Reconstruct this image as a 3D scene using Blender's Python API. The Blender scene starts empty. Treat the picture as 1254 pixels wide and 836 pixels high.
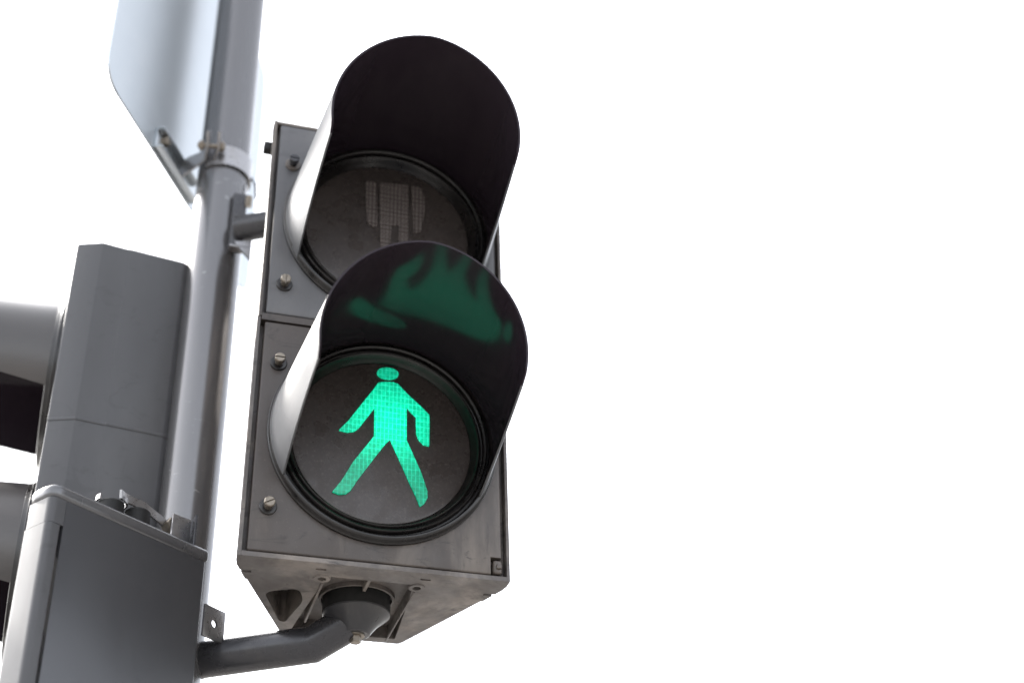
import bpy, bmesh, math, random
from mathutils import Vector, Matrix
random.seed(7)
PI = math.pi
R = math.radians
sc = bpy.context.scene
C = sc.collection

# ---------------------------------------------------------------- camera
cd = bpy.data.cameras.new('camera'); cam = bpy.data.objects.new('camera', cd); C.objects.link(cam)
yaw, pitch, roll = 0.3061, 0.5847, -0.0304
Fw = Vector((math.sin(yaw)*math.cos(pitch), math.cos(yaw)*math.cos(pitch), math.sin(pitch)))
R0 = Vector((math.cos(yaw), -math.sin(yaw), 0)); U0 = R0.cross(Fw)
Rt = math.cos(roll)*R0 + math.sin(roll)*U0; Up = -math.sin(roll)*R0 + math.cos(roll)*U0
cam.matrix_world = Matrix(((Rt.x, Up.x, -Fw.x, -0.2812), (Rt.y, Up.y, -Fw.y, -1.3734), (Rt.z, Up.z, -Fw.z, -0.9389), (0, 0, 0, 1)))
cd.sensor_width = 36; cd.lens = 1813.1/1254*36
cd.clip_start = 0.05; cd.clip_end = 3000
cd.dof.use_dof = True; cd.dof.focus_distance = 1.57; cd.dof.aperture_fstop = 2.5
sc.camera = cam

# ---------------------------------------------------------------- light
SUN_EL, SUN_AZ = 43, -42            # azimuth measured from +Y towards +X
SKY_STRENGTH = 0.14
w = bpy.data.worlds.new('World'); sc.world = w; w.use_nodes = True
nt = w.node_tree; nt.nodes.clear()
out = nt.nodes.new('ShaderNodeOutputWorld'); bg = nt.nodes.new('ShaderNodeBackground')
sky = nt.nodes.new('ShaderNodeTexSky'); sky.sky_type = 'NISHITA'; sky.sun_disc = False
sky.sun_elevation = R(SUN_EL); sky.sun_rotation = R(SUN_AZ)
sky.air_density = 1.0; sky.dust_density = 4.0; sky.ozone_density = 1.0
hs = nt.nodes.new('ShaderNodeHueSaturation'); hs.inputs['Saturation'].default_value = 0.25
nt.links.new(sky.outputs[0], hs.inputs['Color']); nt.links.new(hs.outputs[0], bg.inputs[0])
bg.inputs[1].default_value = SKY_STRENGTH; nt.links.new(bg.outputs[0], out.inputs[0])
sl = bpy.data.lights.new('sun', 'SUN'); sun = bpy.data.objects.new('sun', sl); C.objects.link(sun)
sl.energy = 2.5; sl.angle = R(3); sl.color = (1, 0.95, 0.88)
sd = Vector((math.sin(R(SUN_AZ))*math.cos(R(SUN_EL)), math.cos(R(SUN_AZ))*math.cos(R(SUN_EL)), math.sin(R(SUN_EL))))
sun.rotation_euler = sd.to_track_quat('Z', 'Y').to_euler()
sc.view_settings.view_transform = 'Standard'; sc.view_settings.look = 'None'
EXPO = 2.4
sc.view_settings.exposure = EXPO; sc.view_settings.gamma = 1
sc.cycles.max_bounces = 8; sc.cycles.glossy_bounces = 6
sc.cycles.sample_clamp_indirect = 12

# ---------------------------------------------------------------- materials
def newmat(name):
    m = bpy.data.materials.new(name); m.use_nodes = True
    n = m.node_tree; b = n.nodes['Principled BSDF']
    return m, n, b
def mixcol(n, f, a, b_):
    x = n.nodes.new('ShaderNodeMix'); x.data_type = 'RGBA'
    for s, v in ((0, f), (6, a), (7, b_)):
        if hasattr(v, 'is_linked') or hasattr(v, 'links'): n.links.new(v, x.inputs[s])
        else: x.inputs[s].default_value = v if s == 0 else (*v, 1)
    return x.outputs[2]
def noise(n, scale, detail=6, rough=.6, stretch=(1, 1, 1), seed=0, dist=0):
    tc = n.nodes.new('ShaderNodeTexCoord'); mp = n.nodes.new('ShaderNodeMapping')
    mp.inputs['Scale'].default_value = stretch; mp.inputs['Location'].default_value = (seed, seed*1.7, seed*.3)
    t = n.nodes.new('ShaderNodeTexNoise'); t.inputs['Scale'].default_value = scale
    t.inputs['Detail'].default_value = detail; t.inputs['Roughness'].default_value = rough
    t.inputs['Distortion'].default_value = dist
    n.links.new(tc.outputs['Object'], mp.inputs[0]); n.links.new(mp.outputs[0], t.inputs[0])
    return t.outputs[0]
def ramp(n, src, a, b_, va=0., vb=1.):
    r = n.nodes.new('ShaderNodeMapRange'); r.inputs[1].default_value = a; r.inputs[2].default_value = b_
    r.inputs[3].default_value = va; r.inputs[4].default_value = vb
    r.interpolation_type = 'SMOOTHSTEP'
    n.links.new(src, r.inputs[0]); return r.outputs[0]
def math_(n, op, a, b_):
    x = n.nodes.new('ShaderNodeMath'); x.operation = op
    for i, v in enumerate((a, b_)):
        if hasattr(v, 'links'): n.links.new(v, x.inputs[i])
        else: x.inputs[i].default_value = v
    return x.outputs[0]
def bump(n, b, src, strength, dist=.001):
    k = n.nodes.new('ShaderNodeBump'); k.inputs['Strength'].default_value = strength; k.inputs['Distance'].default_value = dist
    n.links.new(src, k.inputs['Height']); n.links.new(k.outputs[0], b.inputs['Normal'])

def plastic(name, base, dust, amount=.6, rough=(.35, .6), scale=14, streak=(1, 1, .35), spec=.5, seed=0, speck=True, bmp=.12, grime=0):
    m, n, b = newmat(name)
    big = ramp(n, noise(n, scale, 7, .62, streak, seed, .4), .42, .72, 0, amount)
    fine = ramp(n, noise(n, 420, 3, .6, (1, 1, 1), seed+3), .62, .78, 0, .35)
    f = math_(n, 'MAXIMUM', big, fine) if speck else big
    col = mixcol(n, f, base, dust)
    if grime:
        gf = math_(n, 'MAXIMUM', ramp(n, noise(n, 26, 8, .7, (.6, 1, 1.6), seed+30, 1.2), .55, .66, 0, grime), ramp(n, noise(n, 70, 5, .7, (1, 1, .15), seed+33), .60, .72, 0, grime*.6))
        col = mixcol(n, gf, col, tuple(c*.42 for c in base))
    n.links.new(col, b.inputs['Base Color'])
    n.links.new(ramp(n, noise(n, scale*2.3, 5, .6, streak, seed+5), .3, .7, rough[0], rough[1]), b.inputs['Roughness'])
    b.inputs['Specular IOR Level'].default_value = spec
    bump(n, b, noise(n, 900, 2, .5, (1, 1, 1), seed+9), bmp, .0004)
    return m
def metal(name, base, stain, rough=(.25, .45), metallic=.9, scale=9, streak=(1, 1, .12), seed=0, scratch=True, amount=.5):
    m, n, b = newmat(name)
    f = ramp(n, noise(n, scale, 8, .6, streak, seed, .3), .45, .75, 0, amount)
    col = mixcol(n, f, base, stain)
    if scratch:
        s = ramp(n, noise(n, 30, 6, .75, (1, 1, 6), seed+21, 1.5), .64, .70, 0, .55)
        col = mixcol(n, s, col, (.85, .85, .84))
        rust = ramp(n, noise(n, 22, 4, .5, (1, 1, 1), seed+40), .76, .80, 0, .8)
        col = mixcol(n, rust, col, (.30, .16, .08))
    n.links.new(col, b.inputs['Base Color'])
    n.links.new(ramp(n, noise(n, scale*3, 5, .6, streak, seed+2), .3, .7, rough[0], rough[1]), b.inputs['Roughness'])
    b.inputs['Metallic'].default_value = metallic
    bump(n, b, noise(n, 60, 4, .6, (1, 1, .5), seed+4), .10, .0006)
    return m

M = {}
M['housing'] = plastic('housing_plastic', (.056, .046, .041), (.175, .148, .124), .85, (.34, .55), 11, seed=1, grime=.7)
M['sheen'] = plastic('sheen_painted_housing_plastic', (.080, .079, .083), (.15, .145, .145), .7, (.34, .50), 8, seed=2, grime=.35)  # same plastic as housing; reflected sheen on the upper door painted into its colour
M['bottom'] = plastic('bottom_plastic', (.090, .080, .075), (.27, .235, .205), .85, (.38, .62), 13, (1, 1, 1), seed=4, grime=.75)
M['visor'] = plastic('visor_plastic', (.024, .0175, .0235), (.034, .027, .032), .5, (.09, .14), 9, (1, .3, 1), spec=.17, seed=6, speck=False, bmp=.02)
M['visor_out'] = plastic('weathered_visor_shell', (.095, .097, .102), (.15, .15, .155), .6, (.38, .50), 9, (1, .3, 1), spec=.6, seed=7, speck=False)
M['hood'] = plastic('glossy_dark_hood', (.050, .046, .045), (.09, .08, .075), .6, (.30, .40), 9, (1, .3, 1), spec=.6, seed=12, speck=False)
M['ring'] = plastic('ring_rubber', (.009, .008, .008), (.028, .024, .022), .6, (.25, .40), 20, (1, 1, 1), seed=8)
M['gap'] = plastic('dull_black_plastic', (.006, .006, .006), (.01, .01, .01), .3, (.6, .8), seed=9)  # plain black plastic of the hinge lug, gasket and cable plugs
M['cone'] = plastic('cone_plastic', (.030, .030, .033), (.075, .07, .066), .5, (.26, .36), 22, seed=11)
M['side'] = plastic('dark_grey_polycarbonate', (.056, .056, .060), (.082, .081, .083), .6, (.42, .55), 7, seed=13, grime=.25)
M['box'] = metal('grey_painted_metal', (.070, .071, .077), (.09, .09, .093), (.28, .34), .35, 6, (1, 1, .3), seed=15, scratch=False)
M['trim'] = metal('satin_aluminium', (.13, .13, .135), (.17, .165, .16), (.20, .28), .5, 6, (1, 1, .3), seed=17, scratch=False)
M['pole'] = metal('galvanised_steel', (.16, .158, .162), (.26, .25, .24), (.20, .28), .7, 7, (1, 1, .06), seed=19)
M['arm'] = metal('dark_painted_steel', (.050, .050, .055), (.085, .08, .075), (.20, .32), .35, 14, (1, 1, 1), seed=23, scratch=False)
M['plate'] = metal('bare_aluminium_sheet', (.46, .49, .51), (.54, .55, .56), (.36, .38), .92, 10, (1, 1, 1), seed=27, scratch=False, amount=.3)
M['steel'] = metal('zinc_plated_steel', (.33, .325, .33), (.24, .225, .21), (.25, .4), .85, 60, (1, 1, 1), seed=31, scratch=False)
M['brass'] = metal('weathered_screw_metal', (.23, .20, .165), (.13, .115, .095), (.30, .45), .75, 150, (1, 1, 1), seed=35, scratch=False)

def lens_mat():
    m, n, b = newmat('smoked_lens')
    f = ramp(n, noise(n, 260, 5, .75, (1, 1, 1), 2), .5, .75, 0, .6)
    g = ramp(n, noise(n, 10, 5, .6, (1, 1, 1), 5), .35, .7, 0, .6)
    col = mixcol(n, g, (.050, .041, .038), (.072, .060, .055))
    col = mixcol(n, f, col, (.15, .13, .118))
    dr = math_(n, 'MULTIPLY', ramp(n, noise(n, 420, 6, .8, (1, 1, 1), 12), .50, .66, 0, .7), ramp(n, noise(n, 16, 4, .6, (1, 1, 1), 14, 1.), .35, .72))
    n.links.new(mixcol(n, dr, col, (.016, .013, .012)), b.inputs['Base Color'])
    n.links.new(ramp(n, noise(n, 40, 4, .6, (1, 1, 1), 7), .3, .7, .22, .40), b.inputs['Roughness'])
    b.inputs['Specular IOR Level'].default_value = .45
    bump(n, b, noise(n, 700, 3, .6), .15, .0004)
    return m
M['lens'] = lens_mat()
def brick_nodes(n, bw, rh, mortar):
    tc = n.nodes.new('ShaderNodeTexCoord'); sp = n.nodes.new('ShaderNodeSeparateXYZ'); cb = n.nodes.new('ShaderNodeCombineXYZ')
    n.links.new(tc.outputs['Object'], sp.inputs[0]); n.links.new(sp.outputs[0], cb.inputs[0]); n.links.new(sp.outputs[2], cb.inputs[1])
    t = n.nodes.new('ShaderNodeTexBrick'); t.offset = 0; t.squash = 1
    t.inputs['Scale'].default_value = 1; t.inputs['Brick Width'].default_value = bw; t.inputs['Row Height'].default_value = rh
    t.inputs['Mortar Size'].default_value = mortar; t.inputs['Mortar Smooth'].default_value = .6
    n.links.new(cb.outputs[0], t.inputs[0])
    return t, tc
def lit_mat(cx, cz):
    m, n, b = newmat('lit_green_lenslets')
    t, tc = brick_nodes(n, .0044, .0068, .00055)
    t.inputs['Color1'].default_value = (0, .50, .25, 1); t.inputs['Color2'].default_value = (.0, .57, .30, 1); t.inputs['Mortar'].default_value = (.02, .88, .52, 1)
    # hot spot of the bulb behind the lens
    vd = n.nodes.new('ShaderNodeVectorMath'); vd.operation = 'DISTANCE'; vd.inputs[1].default_value = (cx, 0, cz)
    n.links.new(tc.outputs['Object'], vd.inputs[0])
    r = ramp(n, vd.outputs['Value'], .0, .080, 1.8, .55)
    v = ramp(n, noise(n, 230, 2, .5), .35, .65, .82, 1.12)
    st = math_(n, 'MULTIPLY', math_(n, 'MULTIPLY', r, v), 1.15/2**EXPO)
    n.links.new(t.outputs['Color'], b.inputs['Emission Color']); n.links.new(st, b.inputs['Emission Strength'])
    b.inputs['Base Color'].default_value = (.01, .09, .06, 1); b.inputs['Roughness'].default_value = .3
    return m
M['green'] = lit_mat(.011, -.116)
def unlit_mat():
    m, n, b = newmat('unlit_red_lenslets')
    t, tc = brick_nodes(n, .0044, .0068, .0009)
    t.inputs['Color1'].default_value = (.145, .125, .118, 1); t.inputs['Color2'].default_value = (.16, .137, .128, 1); t.inputs['Mortar'].default_value = (.070, .058, .055, 1)
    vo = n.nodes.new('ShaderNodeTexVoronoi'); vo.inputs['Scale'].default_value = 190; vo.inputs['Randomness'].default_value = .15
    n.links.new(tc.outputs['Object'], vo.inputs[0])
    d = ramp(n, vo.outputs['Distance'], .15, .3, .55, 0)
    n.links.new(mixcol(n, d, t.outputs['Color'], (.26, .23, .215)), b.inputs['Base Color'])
    b.inputs['Roughness'].default_value = .25
    return m
M['unlit'] = unlit_mat()
def ground_mat():
    m, n, b = newmat('concrete_paving')
    tc = n.nodes.new('ShaderNodeTexCoord'); t = n.nodes.new('ShaderNodeTexBrick'); t.inputs['Scale'].default_value = 1
    t.inputs['Brick Width'].default_value = .6; t.inputs['Row Height'].default_value = .4; t.inputs['Mortar Size'].default_value = .006
    t.inputs['Color1'].default_value = (.13, .125, .12, 1); t.inputs['Color2'].default_value = (.11, .107, .103, 1); t.inputs['Mortar'].default_value = (.09, .085, .08, 1)
    n.links.new(tc.outputs['Object'], t.inputs[0])
    n.links.new(mixcol(n, ramp(n, noise(n, 2.5, 7), .3, .7, 0, .4), t.outputs[0], (.08, .077, .074)), b.inputs['Base Color'])
    b.inputs['Roughness'].default_value = .85
    return m
M['ground'] = ground_mat()

# ---------------------------------------------------------------- mesh helpers
def link(name, bm, mat, parent=None, smooth=35, loc=None):
    me = bpy.data.meshes.new(name); bmesh.ops.recalc_face_normals(bm, faces=bm.faces); bm.to_mesh(me); bm.free()
    if smooth is not None:
        me.polygons.foreach_set('use_smooth', [True]*len(me.polygons)); me.set_sharp_from_angle(angle=R(smooth))
    o = bpy.data.objects.new(name, me); C.objects.link(o)
    me.materials.append(mat if not isinstance(mat, str) else M[mat])
    if parent is not None: o.parent = parent
    if loc is not None: o.location = loc
    return o
def empty(name, label, cat, loc=(0, 0, 0), rz=0, group=None):
    o = bpy.data.objects.new(name, None); C.objects.link(o); o.empty_display_size = .05
    o.location = loc; o.rotation_euler = (0, 0, rz); o['label'] = label; o['category'] = cat
    if group: o['group'] = group
    return o
def add(bm, verts, faces):
    vs = [bm.verts.new(v) for v in verts]
    for f in faces:
        try: bm.faces.new([vs[i] for i in f])
        except ValueError: pass
    return vs
def box(bm, x0, x1, y0, y1, z0, z1, bev=0, seg=2, mtx=None):
    t = bmesh.new()
    add(t, [(x0, y0, z0), (x1, y0, z0), (x1, y1, z0), (x0, y1, z0), (x0, y0, z1), (x1, y0, z1), (x1, y1, z1), (x0, y1, z1)],
        [(0, 3, 2, 1), (4, 5, 6, 7), (0, 1, 5, 4), (1, 2, 6, 5), (2, 3, 7, 6), (3, 0, 4, 7)])
    if bev: bmesh.ops.bevel(t, geom=t.edges[:], offset=bev, segments=seg, profile=.5, affect='EDGES')
    merge(bm, t, mtx)
def merge(bm, t, mtx=None):
    me = bpy.data.meshes.new('tmp'); 
    if mtx is not None: bmesh.ops.transform(t, matrix=mtx, verts=t.verts)
    t.to_mesh(me); t.free(); bm.from_mesh(me); bpy.data.meshes.remove(me)
def prism(bm, plan, z0, z1, bev=0, seg=2, mtx=None, only_caps=False):
    t = bmesh.new(); n = len(plan)
    a = [t.verts.new((x, y, z0)) for x, y in plan]; b = [t.verts.new((x, y, z1)) for x, y in plan]
    t.faces.new(a[::-1]); t.faces.new(b)
    for i in range(n): t.faces.new((a[i], a[(i+1) % n], b[(i+1) % n], b[i]))
    bmesh.ops.recalc_face_normals(t, faces=t.faces)
    if bev:
        es = [e for e in t.edges if (not only_caps) or abs(e.verts[0].co.z-e.verts[1].co.z) < 1e-6]
        bmesh.ops.bevel(t, geom=es, offset=bev, segments=seg, profile=.5, affect='EDGES')
    merge(bm, t, mtx)
def frame(direction, origin):
    z = Vector(direction).normalized(); h = Vector((0, 0, 1)) if abs(z.z) < .9 else Vector((0, 1, 0))
    x = h.cross(z).normalized(); y = z.cross(x)
    o = Vector(origin)
    return Matrix(((x.x, y.x, z.x, o.x), (x.y, y.y, z.y, o.y), (x.z, y.z, z.z, o.z), (0, 0, 0, 1)))
def lathe(bm, prof, n=96, mtx=None, cap0=True, cap1=True):
    """profile of (radius, height) turned about local z"""
    t = bmesh.new(); rings = []
    for r, h in prof:
        rings.append([t.verts.new((r*math.cos(2*PI*i/n), r*math.sin(2*PI*i/n), h)) for i in range(n)])
    for a, b in zip(rings, rings[1:]):
        for i in range(n): t.faces.new((a[i], a[(i+1) % n], b[(i+1) % n], b[i]))
    if cap0: t.faces.new(rings[0][::-1])
    if cap1: t.faces.new(rings[-1])
    merge(bm, t, mtx)
def tube(bm, pts, r, n=40, flat=None):
    """tube through points with mitred bends; flat=(w,h) makes a strap"""
    pts = [Vector(p) for p in pts]; t = bmesh.new(); rings = []
    for i, p in enumerate(pts):
        d0 = (pts[i]-pts[i-1]).normalized() if i else None
        d1 = (pts[i+1]-pts[i]).normalized() if i < len(pts)-1 else None
        nrm = (d0+d1).normalized() if d0 is not None and d1 is not None else (d0 if d0 is not None else d1)
        d = d1 if d1 is not None else d0
        up = Vector((0, 0, 1)) if abs(d.z) < .9 else Vector((0, 1, 0))
        x = up.cross(d).normalized(); y = d.cross(x)
        ring = []
        for k in range(n):
            a = 2*PI*k/n
            if flat:
                ca, sa = math.cos(a), math.sin(a); m = max(abs(ca), abs(sa))
                q = p+x*(flat[0]/2*ca/m)+y*(flat[1]/2*sa/m)
            else: q = p+x*(r*math.cos(a))+y*(r*math.sin(a))
            q = q - d*((q-p).dot(nrm)/d.dot(nrm))      # slide onto the mitre plane
            ring.append(t.verts.new(q))
        rings.append(ring)
    for a, b in zip(rings, rings[1:]):
        for i in range(n): t.faces.new((a[i], a[(i+1) % n], b[(i+1) % n], b[i]))
    t.faces.new(rings[0][::-1]); t.faces.new(rings[-1])
    merge(bm, t)
def cut(bm, cutters):
    """subtract cutter bmeshes"""
    me = bpy.data.meshes.new('a'); bmesh.ops.recalc_face_normals(bm, faces=bm.faces); bm.to_mesh(me); bm.free()
    o = bpy.data.objects.new('a', me); C.objects.link(o); tmp = []
    for c in cutters:
        m2 = bpy.data.meshes.new('c'); bmesh.ops.recalc_face_normals(c, faces=c.faces); c.to_mesh(m2); c.free()
        k = bpy.data.objects.new('c', m2); C.objects.link(k); tmp.append(k)
        md = o.modifiers.new('b', 'BOOLEAN'); md.operation = 'DIFFERENCE'; md.object = k; md.solver = 'EXACT'
    bpy.context.view_layer.update()
    dg = bpy.context.evaluated_depsgraph_get()
    m3 = bpy.data.meshes.new_from_object(o.evaluated_get(dg)); r = bmesh.new(); r.from_mesh(m3)
    for k in tmp+[o]:
        d = k.data; bpy.data.objects.remove(k); bpy.data.meshes.remove(d)
    bpy.data.meshes.remove(m3)
    return r
def cyl_cut(x, y, z0, z1, r, n=32):
    b = bmesh.new(); lathe(b, [(r, z0), (r, z1)], n, Matrix.Translation((x, y, 0))); return b
def flat_shape(bm, pts, y0, y1):
    """outline in x,z extruded along y"""
    n = len(pts); a = [bm.verts.new((x, y0, z)) for x, z in pts]; b = [bm.verts.new((x, y1, z)) for x, z in pts]
    bm.faces.new(a); bm.faces.new(b[::-1])
    for i in range(n): bm.faces.new((a[i], b[i], b[(i+1) % n], a[(i+1) % n]))
def rounded(pts, r, seg=5):
    """round every corner of a closed 2-D outline; r may be a list"""
    out_ = []; n = len(pts)
    for i in range(n):
        p = Vector(pts[i]); a = Vector(pts[i-1]); b = Vector(pts[(i+1) % n])
        rr = r[i] if isinstance(r, (list, tuple)) else r
        if rr == 0: out_.append(tuple(p)); continue
        da = (a-p); db = (b-p); k = min(rr, da.length*.45, db.length*.45)
        s = p+da.normalized()*k; e = p+db.normalized()*k
        for j in range(seg+1):
            t = j/seg; q = s*(1-t)**2+p*2*t*(1-t)+e*t*t; out_.append((q.x, q.y))
    return out_

FRONT = Matrix(((1, 0, 0, 0), (0, 0, -1, 0), (0, 1, 0, 0), (0, 0, 0, 1)))   # local z -> -Y (towards the street)

def visor_bm(scale=1.0, zc=0.0, xc=0.0025, y_base=0.0, k=-.0925, thick=.0022):
    Rb, ax, az, th0, dth, yb, yt, n1 = .1236, -.0051, .0056, R(-30.43), 1.464, .1952, .2258, 1.324
    NW, NS = 110, 26
    def S(th, y, off):
        rr = Rb+k*y-off
        return ((xc+ax*y+rr*math.cos(th))*scale, (-y)*scale+y_base, (az*y+rr*math.sin(th))*scale+zc)
    def grid(t, off):
        g = []
        for j in range(NS+1):
            row = []
            for i in range(NW+1):
                wv = .5-.5*math.cos(PI*i/NW) if False else i/NW
                te1 = th0+dth*yb; thr = te1+(PI-2*te1)*wv; u = abs(thr-PI/2)/(PI/2-te1)
                Y = yt-(yt-yb)*u**n1
                Y -= .010*max(0, (u-.955)/.045)**2
                y = Y*j/NS; te = th0+dth*y; th = te+(PI-2*te)*wv
                row.append(t.verts.new(S(th, y, off)))
            g.append(row)
        return g
    t = bmesh.new(); o = grid(t, 0); n_ = grid(t, thick)
    for j in range(NS):
        for i in range(NW):
            t.faces.new((o[j][i], o[j][i+1], o[j+1][i+1], o[j+1][i])); f = t.faces.new((n_[j][i], n_[j+1][i], n_[j+1][i+1], n_[j][i+1])); f.material_index = 1
    for i in range(NW):
        f = t.faces.new((o[NS][i], o[NS][i+1], n_[NS][i+1], n_[NS][i])); f.material_index = 1; t.faces.new((o[0][i+1], o[0][i], n_[0][i], n_[0][i+1]))
    for j in range(NS):
        t.faces.new((o[j+1][0], n_[j+1][0], n_[j][0], o[j][0])); t.faces.new((o[j][NW], n_[j][NW], n_[j+1][NW], o[j+1][NW]))
    return t

def ring_bm(xc, zc, scale=1.0):
    b = bmesh.new()
    prof = [(.1262, -.002), (.1262, .0035), (.1246, .0048), (.1242, .0095), (.1228, .0110), (.1205, .0110), (.1185, .0080), (.1175, .0035), (.1155, .0035),
            (.1148, .0085), (.1132, .0100), (.1112, .0088), (.1106, .0030), (.1086, .0022), (.1080, .0060), (.1062, .0072), (.1044, .0058), (.1036, .0005), (.1002, -.0030), (.0985, -.0065), (.0985, -.012)]
    lathe(b, [(r*scale, h*scale) for r, h in prof], 128, Matrix.Translation((xc, 0, zc)) @ FRONT, False, False)
    return b

def screw(parent, x, z, slot=0, r=.0058, h=.0150, name='screw', dark=False):
    b = bmesh.new(); base = Matrix.Translation((x, 0, z)) @ FRONT
    lathe(b, [(.0092, -.001), (.0092, .0022), (.0085, .0030), (.0062, .0032), (.0062, .0030)], 32, base, False, True)
    o = link(name, b, 'housing' if dark else 'ring', parent)
    t = bmesh.new(); lathe(t, [(.0042, 0), (.0042, h-.006), (r, h-.0055), (r, h-.0010), (r-.0008, h)], 36, None)
    s = bmesh.new(); box(s, -.02, .02, -.0008, .0008, h-.0022, h+.01, mtx=Matrix.Rotation(slot, 4, 'Z'))
    t = cut(t, [s]); bb = bmesh.new(); merge(bb, t, base)
    link('screw_head', bb, 'arm' if dark else 'brass', o, 30)
    return o

# ---------------------------------------------------------------- setting
g = bmesh.new(); add(g, [(-600, -600, -2.55), (600, -600, -2.55), (600, 600, -2.55), (-600, 600, -2.55)], [(0, 1, 2, 3)])
gr = link('pavement', g, 'ground', smooth=None); gr['kind'] = 'structure'

# ---------------------------------------------------------------- pole
PX, PY, PR = -.1835, .2, .0335
pl = empty('signal_pole', 'scratched galvanised steel pole standing behind the lit walking signal', 'pole', (PX, PY, -2.546))
b = bmesh.new(); lathe(b, [(PR, 0), (PR, 3.90), (PR-.004, 3.905)], 96); link('shaft', b, 'pole', pl)
b = bmesh.new(); lathe(b, [(.11, 0), (.11, .014), (.108, .016), (PR+.012, .018), (PR+.002, .06)], 64, cap1=False); link('base_flange', b, 'steel', pl)

# ---------------------------------------------------------------- pedestrian signal (origin = middle of its front face)
ps = empty('pedestrian_signal', 'dark two-lamp pedestrian signal showing a lit green walking figure, hooded lamps', 'pedestrian signal')
def body_plan(wf):
    h = [(wf, .012), (wf-.002, .022), (.1275, .055), (.1255, .0552), (.070, .186), (.066, .192)]
    return h+[(-x, y) for x, y in h[::-1]]
b = bmesh.new()
prism(b, body_plan(.1425), -.2905, .0005)
pocket = bmesh.new(); prism(pocket, rounded([(-.1035, .083), (-.069, .066), (-.059, .096), (-.0690, .158), (-.0760, .156)], .012), -.33, -.255)
rec = bmesh.new(); prism(rec, [(-.046, .030), (.046, .030), (.0570, .150), (.0590, .178), (-.0590, .178), (-.0570, .150)], -.33, -.276)
cs = [pocket, rec]
for sx in (-1, 1):
    cs.append(cyl_cut(sx*.0505, .0355, -.33, -.268, .0046))
    s = bmesh.new(); box(s, sx*.055-.0055, sx*.055+.0055, .0130, .0165, -.33, -.28); cs.append(s)
    s = bmesh.new(); box(s, sx*.131-.0075, sx*.131+.0075, .034, .039, -.33, -.28); cs.append(s)
b = cut(b, cs)
# bosses round the holes, ribs and the rib beside the recess
for sx in (-1, 1):
    lathe(b, [(.0046, -.0004), (.0046, .0012), (.0085, .0012), (.0092, -.0004)], 32, Matrix.Translation((sx*.0505, .0355, -.2905)) @ Matrix.Rotation(PI, 4, 'X'), False, False)
box(b, -.0495, -.047, .046, .150, -.2925, -.2762, .0004)
box(b, .0497, .0515, .047, .186, -.2915, -.2762, .0004)
box(b, -.0020, .0016, .0310, .0640, -.2880, -.2761, .0004)
lathe(b, [(.0412, -.002), (.0412, .0050), (.0400, .0056), (.0384, .0050), (.0384, -.002)], 64, Matrix.Translation((.0, .105, -.276)) @ Matrix.Rotation(PI, 4, 'X'), False, False)
# front rim, sill strips and band between the lamp doors
F0 = -.0012
for sx in (-1, 1):
    box(b, min(sx*.1392, sx*.1425), max(sx*.1392, sx*.1425), F0, .012, -.2905, -.0005)
box(b, -.1390, .1390, F0, .012, -.2905, -.2856)
low = link('lower_housing', b, 'bottom', ps, 30)
b = bmesh.new()
prism(b, body_plan(.1415), .0010, .2885)
for sx in (-1, 1):
    box(b, min(sx*.1382, sx*.1415), max(sx*.1382, sx*.1415), F0, .012, .0010, .2885)
box(b, -.1380, .1380, F0, .012, -.0040, .0045)
box(b, -.1380, .1380, F0+.001, .012, .2845, .2885)
upp = link('upper_housing', b, 'housing', ps, 30)
b = bmesh.new(); box(b, -.150, -.1385, .018, .030, .258, .270, .001); box(b, -.1415, -.1385, .003, .020, .2740, .2925, .0006)
link('hinge_lug', b, 'gap', upp, 30)

LC = {-1: -.1375, 1: .1480}
HB = dict()
for s_, zlo, zhi, screws in ((1, .0062, .2835, ((.2230, 0, True), (.0468, PI/2, False))), (-1, -.2840, -.0055, ((-.0590, 0, False), (-.2340, .5, False)))):
    b = bmesh.new(); box(b, -.1340, .1340, -.0006, .0100, zlo, zhi, .0022, 3)
    hole = bmesh.new(); lathe(hole, [(.1255, -.05), (.1255, .05)], 96, Matrix.Translation((.003, 0, LC[s_])) @ FRONT)
    cl = [hole]
    if s_ < 0:
        n_ = bmesh.new(); box(n_, .1215, .150, -.05, .05, -.30, -.2640); cl.append(n_)
    b = cut(b, cl)
    d = link('lamp_door', b, 'housing' if s_ < 0 else 'sheen', ps, 30)
    for z, sl_, dk in screws: screw(d, -.1158, z, sl_, dark=dk)
    if s_ < 0:
        b = bmesh.new(); box(b, .1245, .1345, -.0004, .0118, -.2825, -.2665, .003, 4)
        box(b, .1275, .1330, -.0035, .004, -.2775, -.2720, .0012, 3)
        link('hinge', b, 'housing', d, 40)
    b = ring_bm(.003, LC[s_]); rg = link('lens_ring', b, 'ring', ps, 50)
    b = bmesh.new()
    lathe(b, [(.0990, -.0060), (.0988, -.0046)]+[(.0988*math.cos(a*PI/24), -.0046+.0016*math.sin(a*PI/24)) for a in range(1, 12)]+[(.0005, -.003)], 96, Matrix.Translation((.003, 0, LC[s_])) @ FRONT)
    ln = link('lens', b, 'lens', ps, 60)
    if s_ < 0: glens = ln
    else: rlens = ln
    vo_ = link('visor', visor_bm(zc=-.1392 if s_ < 0 else -.1392+.2848), 'visor_out', ps, 40); vo_.data.materials.append(M['visor'])

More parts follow.
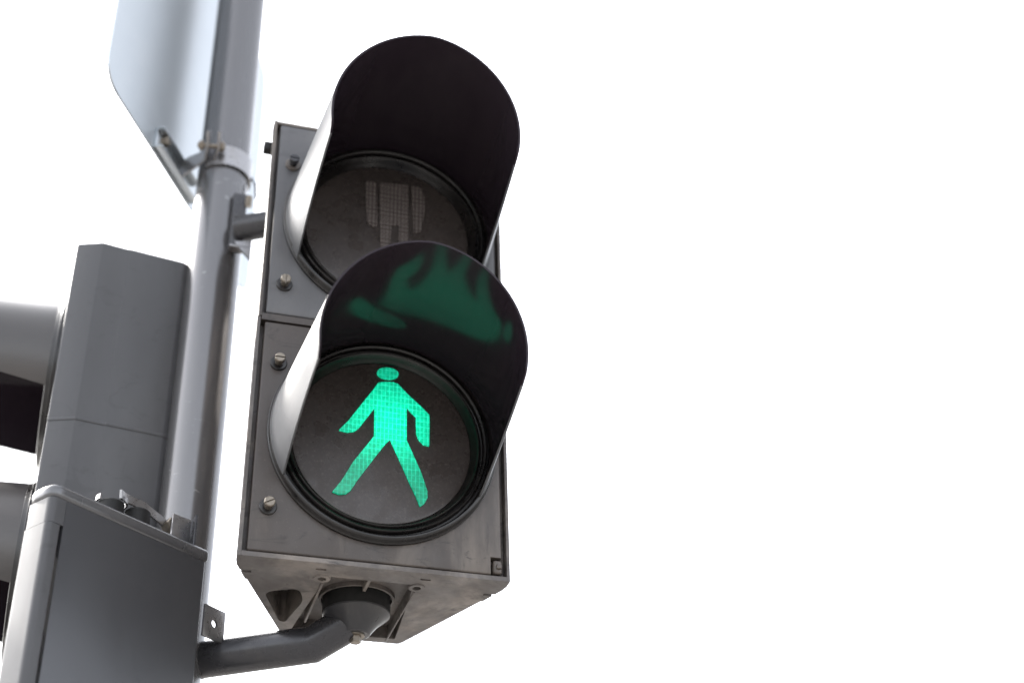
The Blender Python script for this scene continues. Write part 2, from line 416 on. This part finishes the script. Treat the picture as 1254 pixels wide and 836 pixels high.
walk = [(-0.0040, -0.0655), (0.001, -0.0640), (0.005, -0.0631), (0.013, -0.0623), (0.0183, -0.0638), (0.0292, -0.0752), (0.0455, -0.0897), (0.0544, -0.0987), (0.0549, -0.1071), (0.0546, -0.1378), (0.0485, -0.1368), (0.0427, -0.1312), (0.0403, -0.1241), (0.0399, -0.1132), (0.0398, -0.1032), (0.0335, -0.0975), (0.0289, -0.0915), (0.0288, -0.0988), (0.0293, -0.1345), (0.0368, -0.151), (0.0462, -0.1729), (0.0528, -0.1934), (0.0530, -0.2019), (0.0504, -0.2078), (0.0453, -0.2126), (0.0405, -0.2006), (0.0334, -0.1859), (0.024, -0.1643), (0.0172, -0.1493), (0.011, -0.1355), (0.0067, -0.1405), (-0.0033, -0.1564), (-0.0228, -0.1889), (-0.0299, -0.2024), (-0.0348, -0.2072), (-0.0422, -0.2090), (-0.0495, -0.2068), (-0.0403, -0.1925), (-0.0286, -0.1684), (-0.007, -0.1342), (-0.0067, -0.1291), (-0.0072, -0.0981), (-0.0149, -0.1111), (-0.0236, -0.1257), (-0.0286, -0.1308), (-0.0362, -0.133), (-0.0455, -0.1317), (-0.0355, -0.1185), (-0.0232, -0.098), (-0.0093, -0.0752)]
b = bmesh.new(); flat_shape(b, walk, .0008, .0036)
flat_shape(b, [(.0067+.0122*math.cos(a*PI/20), -.0514+.0074*math.sin(a*PI/20)+.0006*math.cos(a*PI/20)) for a in range(40)], .0008, .0036)
link('walking_figure', b, 'green', glens, None)
b = bmesh.new()
YF = (.0008, .0036)
flat_shape(b, rounded([(-.0268, .2190), (-.0136, .2200), (-.0118, .1872), (-.0106, .1515), (-.0167, .1513), (-.0233, .1556), (-.0252, .1843)], .003), *YF)
flat_shape(b, [(-.0100, .2200), (.0262, .2230), (.0270, .1843), (.0275, .1180), (.0165, .1180), (.0155, .1590), (.0067, .1578), (.0048, .1180), (-.0058, .1180), (-.0078, .1692)], *YF)
flat_shape(b, rounded([(.0295, .2230), (.0418, .2220), (.0464, .2102), (.0476, .1883), (.0428, .1537), (.0337, .1517), (.0320, .1851)], .003), *YF)
link('standing_figure', b, 'unlit', rlens, None)

# mounting cone under the lower lamp
b = bmesh.new(); DN = Matrix.Translation((.0, .105, 0)) @ Matrix.Rotation(PI, 4, 'X')
lathe(b, [(.0362, .2960), (.0368, .2970), (.0366, .2985)]+[(.0366-.0210*t/8-.0018*math.sin(PI*t/8), .2985+.0215*t/8) for t in range(1, 9)]+[(.0140, .3208), (.0005, .3210)], 64, DN, True, True)
cone = link('mounting_cone', b, 'cone', ps, 25)
b = bmesh.new(); lathe(b, [(.0100, .3208), (.0100, .3222), (.0060, .3224)], 40, DN, False, True)
lathe(b, [(.0064, .3218), (.0064, .3285), (.0056, .3296)], 6, DN, False, True)
link('bolt', b, 'brass', cone, 25)
b = bmesh.new(); lathe(b, [(.0368, .2750), (.0368, .2966)], 64, DN)
link('gasket', b, 'gap', cone, 25)

# ---------------------------------------------------------------- mounting arms
AZ = -.3265
la = empty('mounting_arm', 'dark tubular arm joining the cone under the walking signal to the pole', 'arm', (-.165, .200, AZ), group='arms holding the pedestrian signal')
def rel(o, pts): return [tuple(Vector(p)-Vector(o.location)) for p in pts]
b = bmesh.new(); tube(b, rel(la, [(-.1800, .2160, AZ), (-.0420, .1260, AZ), (-.0080, .1090, -.3065)]), .0200, 56)
link('tube', b, 'arm', la, 30)
b = bmesh.new(); box(b, -.0015, .0015, -.016, .016, -.012, .024, .0004)
ct = bmesh.new(); lathe(ct, [(.0042, -.02), (.0042, .02)], 24, Matrix.Translation((0, 0, .006)) @ Matrix.Rotation(PI/2, 4, 'Y'))
b = cut(b, [ct]); bmesh.ops.transform(b, matrix=Matrix.Translation(Vector((-.146, .158, -.306))-Vector(la.location)) @ Matrix.Rotation(R(-50), 4, 'Z'), verts=b.verts)
link('bracket_plate', b, 'steel', la, 30)
b = bmesh.new(); box(b, -.018, .018, -.010, .010, -.020, .020, .002, mtx=Matrix.Translation((0, -.004, 0)) @ Matrix.Rotation(R(40), 4, 'Z'))
link('pole_saddle', b, 'arm', la, 30)
ua = empty('mounting_arm', 'short dark bracket arm joining the pole to the unlit upper lamp housing', 'arm', (-.160, .165, .24), group='arms holding the pedestrian signal')
b = bmesh.new(); tube(b, rel(ua, [(-.160, .163, .240), (-.085, .120, .240)]), .0175, 40); link('tube', b, 'arm', ua, 30)
b = bmesh.new(); box(b, -.0100, .0080, -.004, .010, -.030, .058, .0015); link('pole_saddle', b, 'arm', ua, 30)
b = bmesh.new(); flat_shape(b, [(-.004, -.026), (.018, -.020), (.018, -.052)], -.010, -.007); box(b, -.010, .018, -.010, .004, -.033, -.0305, .0008)
link('clip', b, 'steel', ua, 30)
b = bmesh.new(); lathe(b, [(.0045, -.008), (.0045, .006), (.003, .008)], 6, Matrix.Translation((.010, -.006, .045)) @ Matrix.Rotation(R(20), 4, 'X')); link('bolt', b, 'brass', ua, 30)

# ---------------------------------------------------------------- road sign seen from behind
SA = Vector((-.3460, .0233, 0)); SU = Vector((.4788, .8779, 0)); SN = Vector((.8779, -.4788, 0))
sg = empty('road_sign', 'plain bare-metal back of a square road sign clamped to the pole', 'sign', (SA.x, SA.y, .335))
SM = Matrix(((SU.x, SN.x, 0, 0), (SU.y, SN.y, 0, 0), (0, 0, 1, 0), (0, 0, 0, 1)))
b = bmesh.new(); t = bmesh.new(); out_l = rounded([(0, 0), (.484, 0), (.484, .458), (0, .458)], .040, 8)
flat_shape(t, out_l, -.0030, 0); merge(b, t, SM)
link('sign_plate', b, 'plate', sg, 30)
b = bmesh.new(); t = bmesh.new()
box(t, .140, .262, .0004, .0030, .004, .037, .0006); box(t, .140, .262, .0030, .0120, .004, .0065, .0006); box(t, .140, .262, .0030, .0120, .0345, .037, .0006)
merge(b, t, SM); rl = link('clamp_rail', b, 'plate', sg, 30)
b = bmesh.new(); lathe(b, [(.0072, .0030), (.0072, .0105), (.0058, .0120)], 6, SM @ Matrix.Translation((.158, 0, .026)) @ Matrix.Rotation(-PI/2, 4, 'X')); link('bolt', b, 'brass', rl, 30)
pc = empty('pole_clamp', 'bright steel strap clamp with bolts round the pole below the sign back', 'clamp', (PX, PY, .360))
def arcpts(r, a0, a1, n, z=0): return [(r*math.cos(R(a0+(a1-a0)*i/n)), r*math.sin(R(a0+(a1-a0)*i/n)), z) for i in range(n+1)]
b = bmesh.new(); tube(b, arcpts(PR+.0025, -135, 60, 26), 0, 16, flat=(.003, .032)); link('strap', b, 'steel', pc, 35)
b = bmesh.new()
tube(b, [(-.062, .012, -.006), (-.046, -.010, -.004), (-.028, -.026, .002), (-.026, -.048, .012), (-.028, -.056, .020)], 0, 8, flat=(.003, .026))
tube(b, [(-.016, -.032, 0), (-.012, -.048, .004), (-.014, -.060, .018)], 0, 8, flat=(.003, .020))
link('lug', b, 'steel', pc, 35)
b = bmesh.new(); HX = frame((1, -.15, 0), (-.022, -.045, .004))
lathe(b, [(.0032, -.018), (.0032, .018)], 20, HX); lathe(b, [(.0068, .010), (.0068, .016), (.0055, .017)], 6, HX); lathe(b, [(.0068, -.016), (.0068, -.010)], 6, HX)
link('bolt', b, 'brass', pc, 30)
b = bmesh.new(); tube(b, [(PR+.002, -.006, -.008), (PR+.009, -.012, -.022), (PR+.011, -.012, -.044)], 0, 8, flat=(.0025, .006)); link('strap_tail', b, 'arm', pc, 35)

# ---------------------------------------------------------------- vehicle signal seen from the side
VS = .845
vs = empty('traffic_signal', 'dark grey traffic signal turned side-on, tubular hoods pointing left, beside pole', 'traffic signal', (-.3517, .312, .2), -PI/2)
# local: front faces -Y, near side is local +x, top at z=0
half = [(.1210, -.002), (.1225, .0005), (.1330, .0290), (.1268, .0620), (.1277, .0630), (.1165, .1300), (.1100, .1400)]
plan = half+[(-x, y) for x, y in half[::-1]]
PITCH = .2560
for i in range(3):
    zt = -i*PITCH
    b = bmesh.new(); prism(b, plan, zt-PITCH+.0002, zt, .0008, 1)
    prism(b, [(x*1.007, y*1.005+.0001) for x, y in plan], zt-PITCH-.0010, zt-PITCH+.0034, .00085, 3)
    hs_ = link('lamp_housing', b, 'side', vs, 30)
    zc = zt-.138
    b = bmesh.new(); t = ring_bm(0, 0, VS); merge(b, t, Matrix.Translation((0, -.004, zc))); link('lens_ring', b, 'ring', vs, 50)
    b = bmesh.new(); lathe(b, [(.0870, -.004), (.0865, .002), (.05, .008), (.0005, .010)], 64, Matrix.Translation((0, -.004, zc)) @ FRONT); link('lens', b, 'lens', vs, 60)
    vo_ = link('visor', visor_bm(VS, zc, 0, -.010, k=-.03), 'hood', vs, 40); vo_.data.materials.append(M['visor'])

# ---------------------------------------------------------------- equipment box
P1 = Vector((-.3246, .0224, 0)); BU = Vector((.807, .591, 0)); BT = Vector((-.591, .807, 0))
eb = empty('equipment_box', 'narrow grey metal box with rounded light-edged lid, lower left in front of pole', 'box', (P1.x, P1.y, -.22))
BM = Matrix(((BU.x, BT.x, 0, 0), (BU.y, BT.y, 0, 0), (0, 0, 1, 0), (0, 0, 0, 1)))
L0, L1, TH, HT = -.0050, .2035, .040, .62
def bplan(o=0, a=L0, z=L1, r=(.016, .004, .004, .016)):
    return rounded([(a-o, -o), (z+o, -o), (z+o, TH+o), (a-o, TH+o)], list(r), 7)
b = bmesh.new(); prism(b, bplan(0, .0135, L1-.0012, (0, .004, .004, 0)), -HT, -.0165, mtx=BM)
link('body', b, 'box', eb, 30)
b = bmesh.new(); prism(b, bplan(0, L0, .0132, (.014, 0, 0, .014)), -.0440, -.0165, mtx=BM)
prism(b, bplan(.0005, L0, .0095, (.0142, .002, .002, .0142)), -HT, -.0448, mtx=BM)
prism(b, bplan(-.004, L0, .0135, (.010, 0, 0, .010)), -HT, -.0442, mtx=BM)
link('end_cover', b, 'side', eb, 30)
b = bmesh.new(); prism(b, bplan(.0014), -.0175, 0, .0068, 6, BM, True)
link('lid', b, 'trim', eb, 30)
st = Vector((-.3246, .0224, -.22))
b = bmesh.new()
for cx, cy, rr in ((-.270, .107, .017), (-.241, .122, .017)):
    c0 = Vector((cx, cy, -.196))-st
    lathe(b, [(rr-.003, -.03), (rr-.003, .000), (rr-.005, .002)], 32, Matrix.Translation(c0))
link('cable_plug', b, 'gap', eb, 30)
b = bmesh.new(); c0 = Vector((-.270, .107, -.193))-st
tube(b, [tuple(c0+Vector((.0165*math.cos(R(a)), .0165*math.sin(R(a)), 0))) for a in range(-40, 230, 12)], 0, 8, flat=(.002, .006))
tube(b, [tuple(Vector(q)-st) for q in ((-.2620, .092, -.190), (-.2570, .103, -.188), (-.2480, .1125, -.187), (-.2360, .121, -.187), (-.2210, .140, -.188), (-.2060, .157, -.190))], 0, 8, flat=(.0025, .0095))
link('mounting_strap', b, 'steel', eb, 35)
b = bmesh.new(); lathe(b, [(.0075, -.010), (.0075, .006), (.006, .0075)], 6, frame((.3, -1, -.1), Vector((-.2035, .148, -.193))-st)); link('bolt', b, 'brass', eb, 30)
b = bmesh.new(); box(b, -.0015, .0015, -.013, .011, -.05, .010, .0005, mtx=Matrix.Translation(Vector((-.192, .142, -.195))-st) @ Matrix.Rotation(R(-60), 4, 'Z'))
link('angle_flange', b, 'steel', eb, 30)
b = bmesh.new()
box(b, -.0015, .0015, -.001, .020, -.05, .010, .0005, mtx=Matrix.Translation(Vector((-.177, .133, -.195))-st) @ Matrix.Rotation(R(10), 4, 'Z'))
link('angle_bracket', b, 'arm', eb, 30)
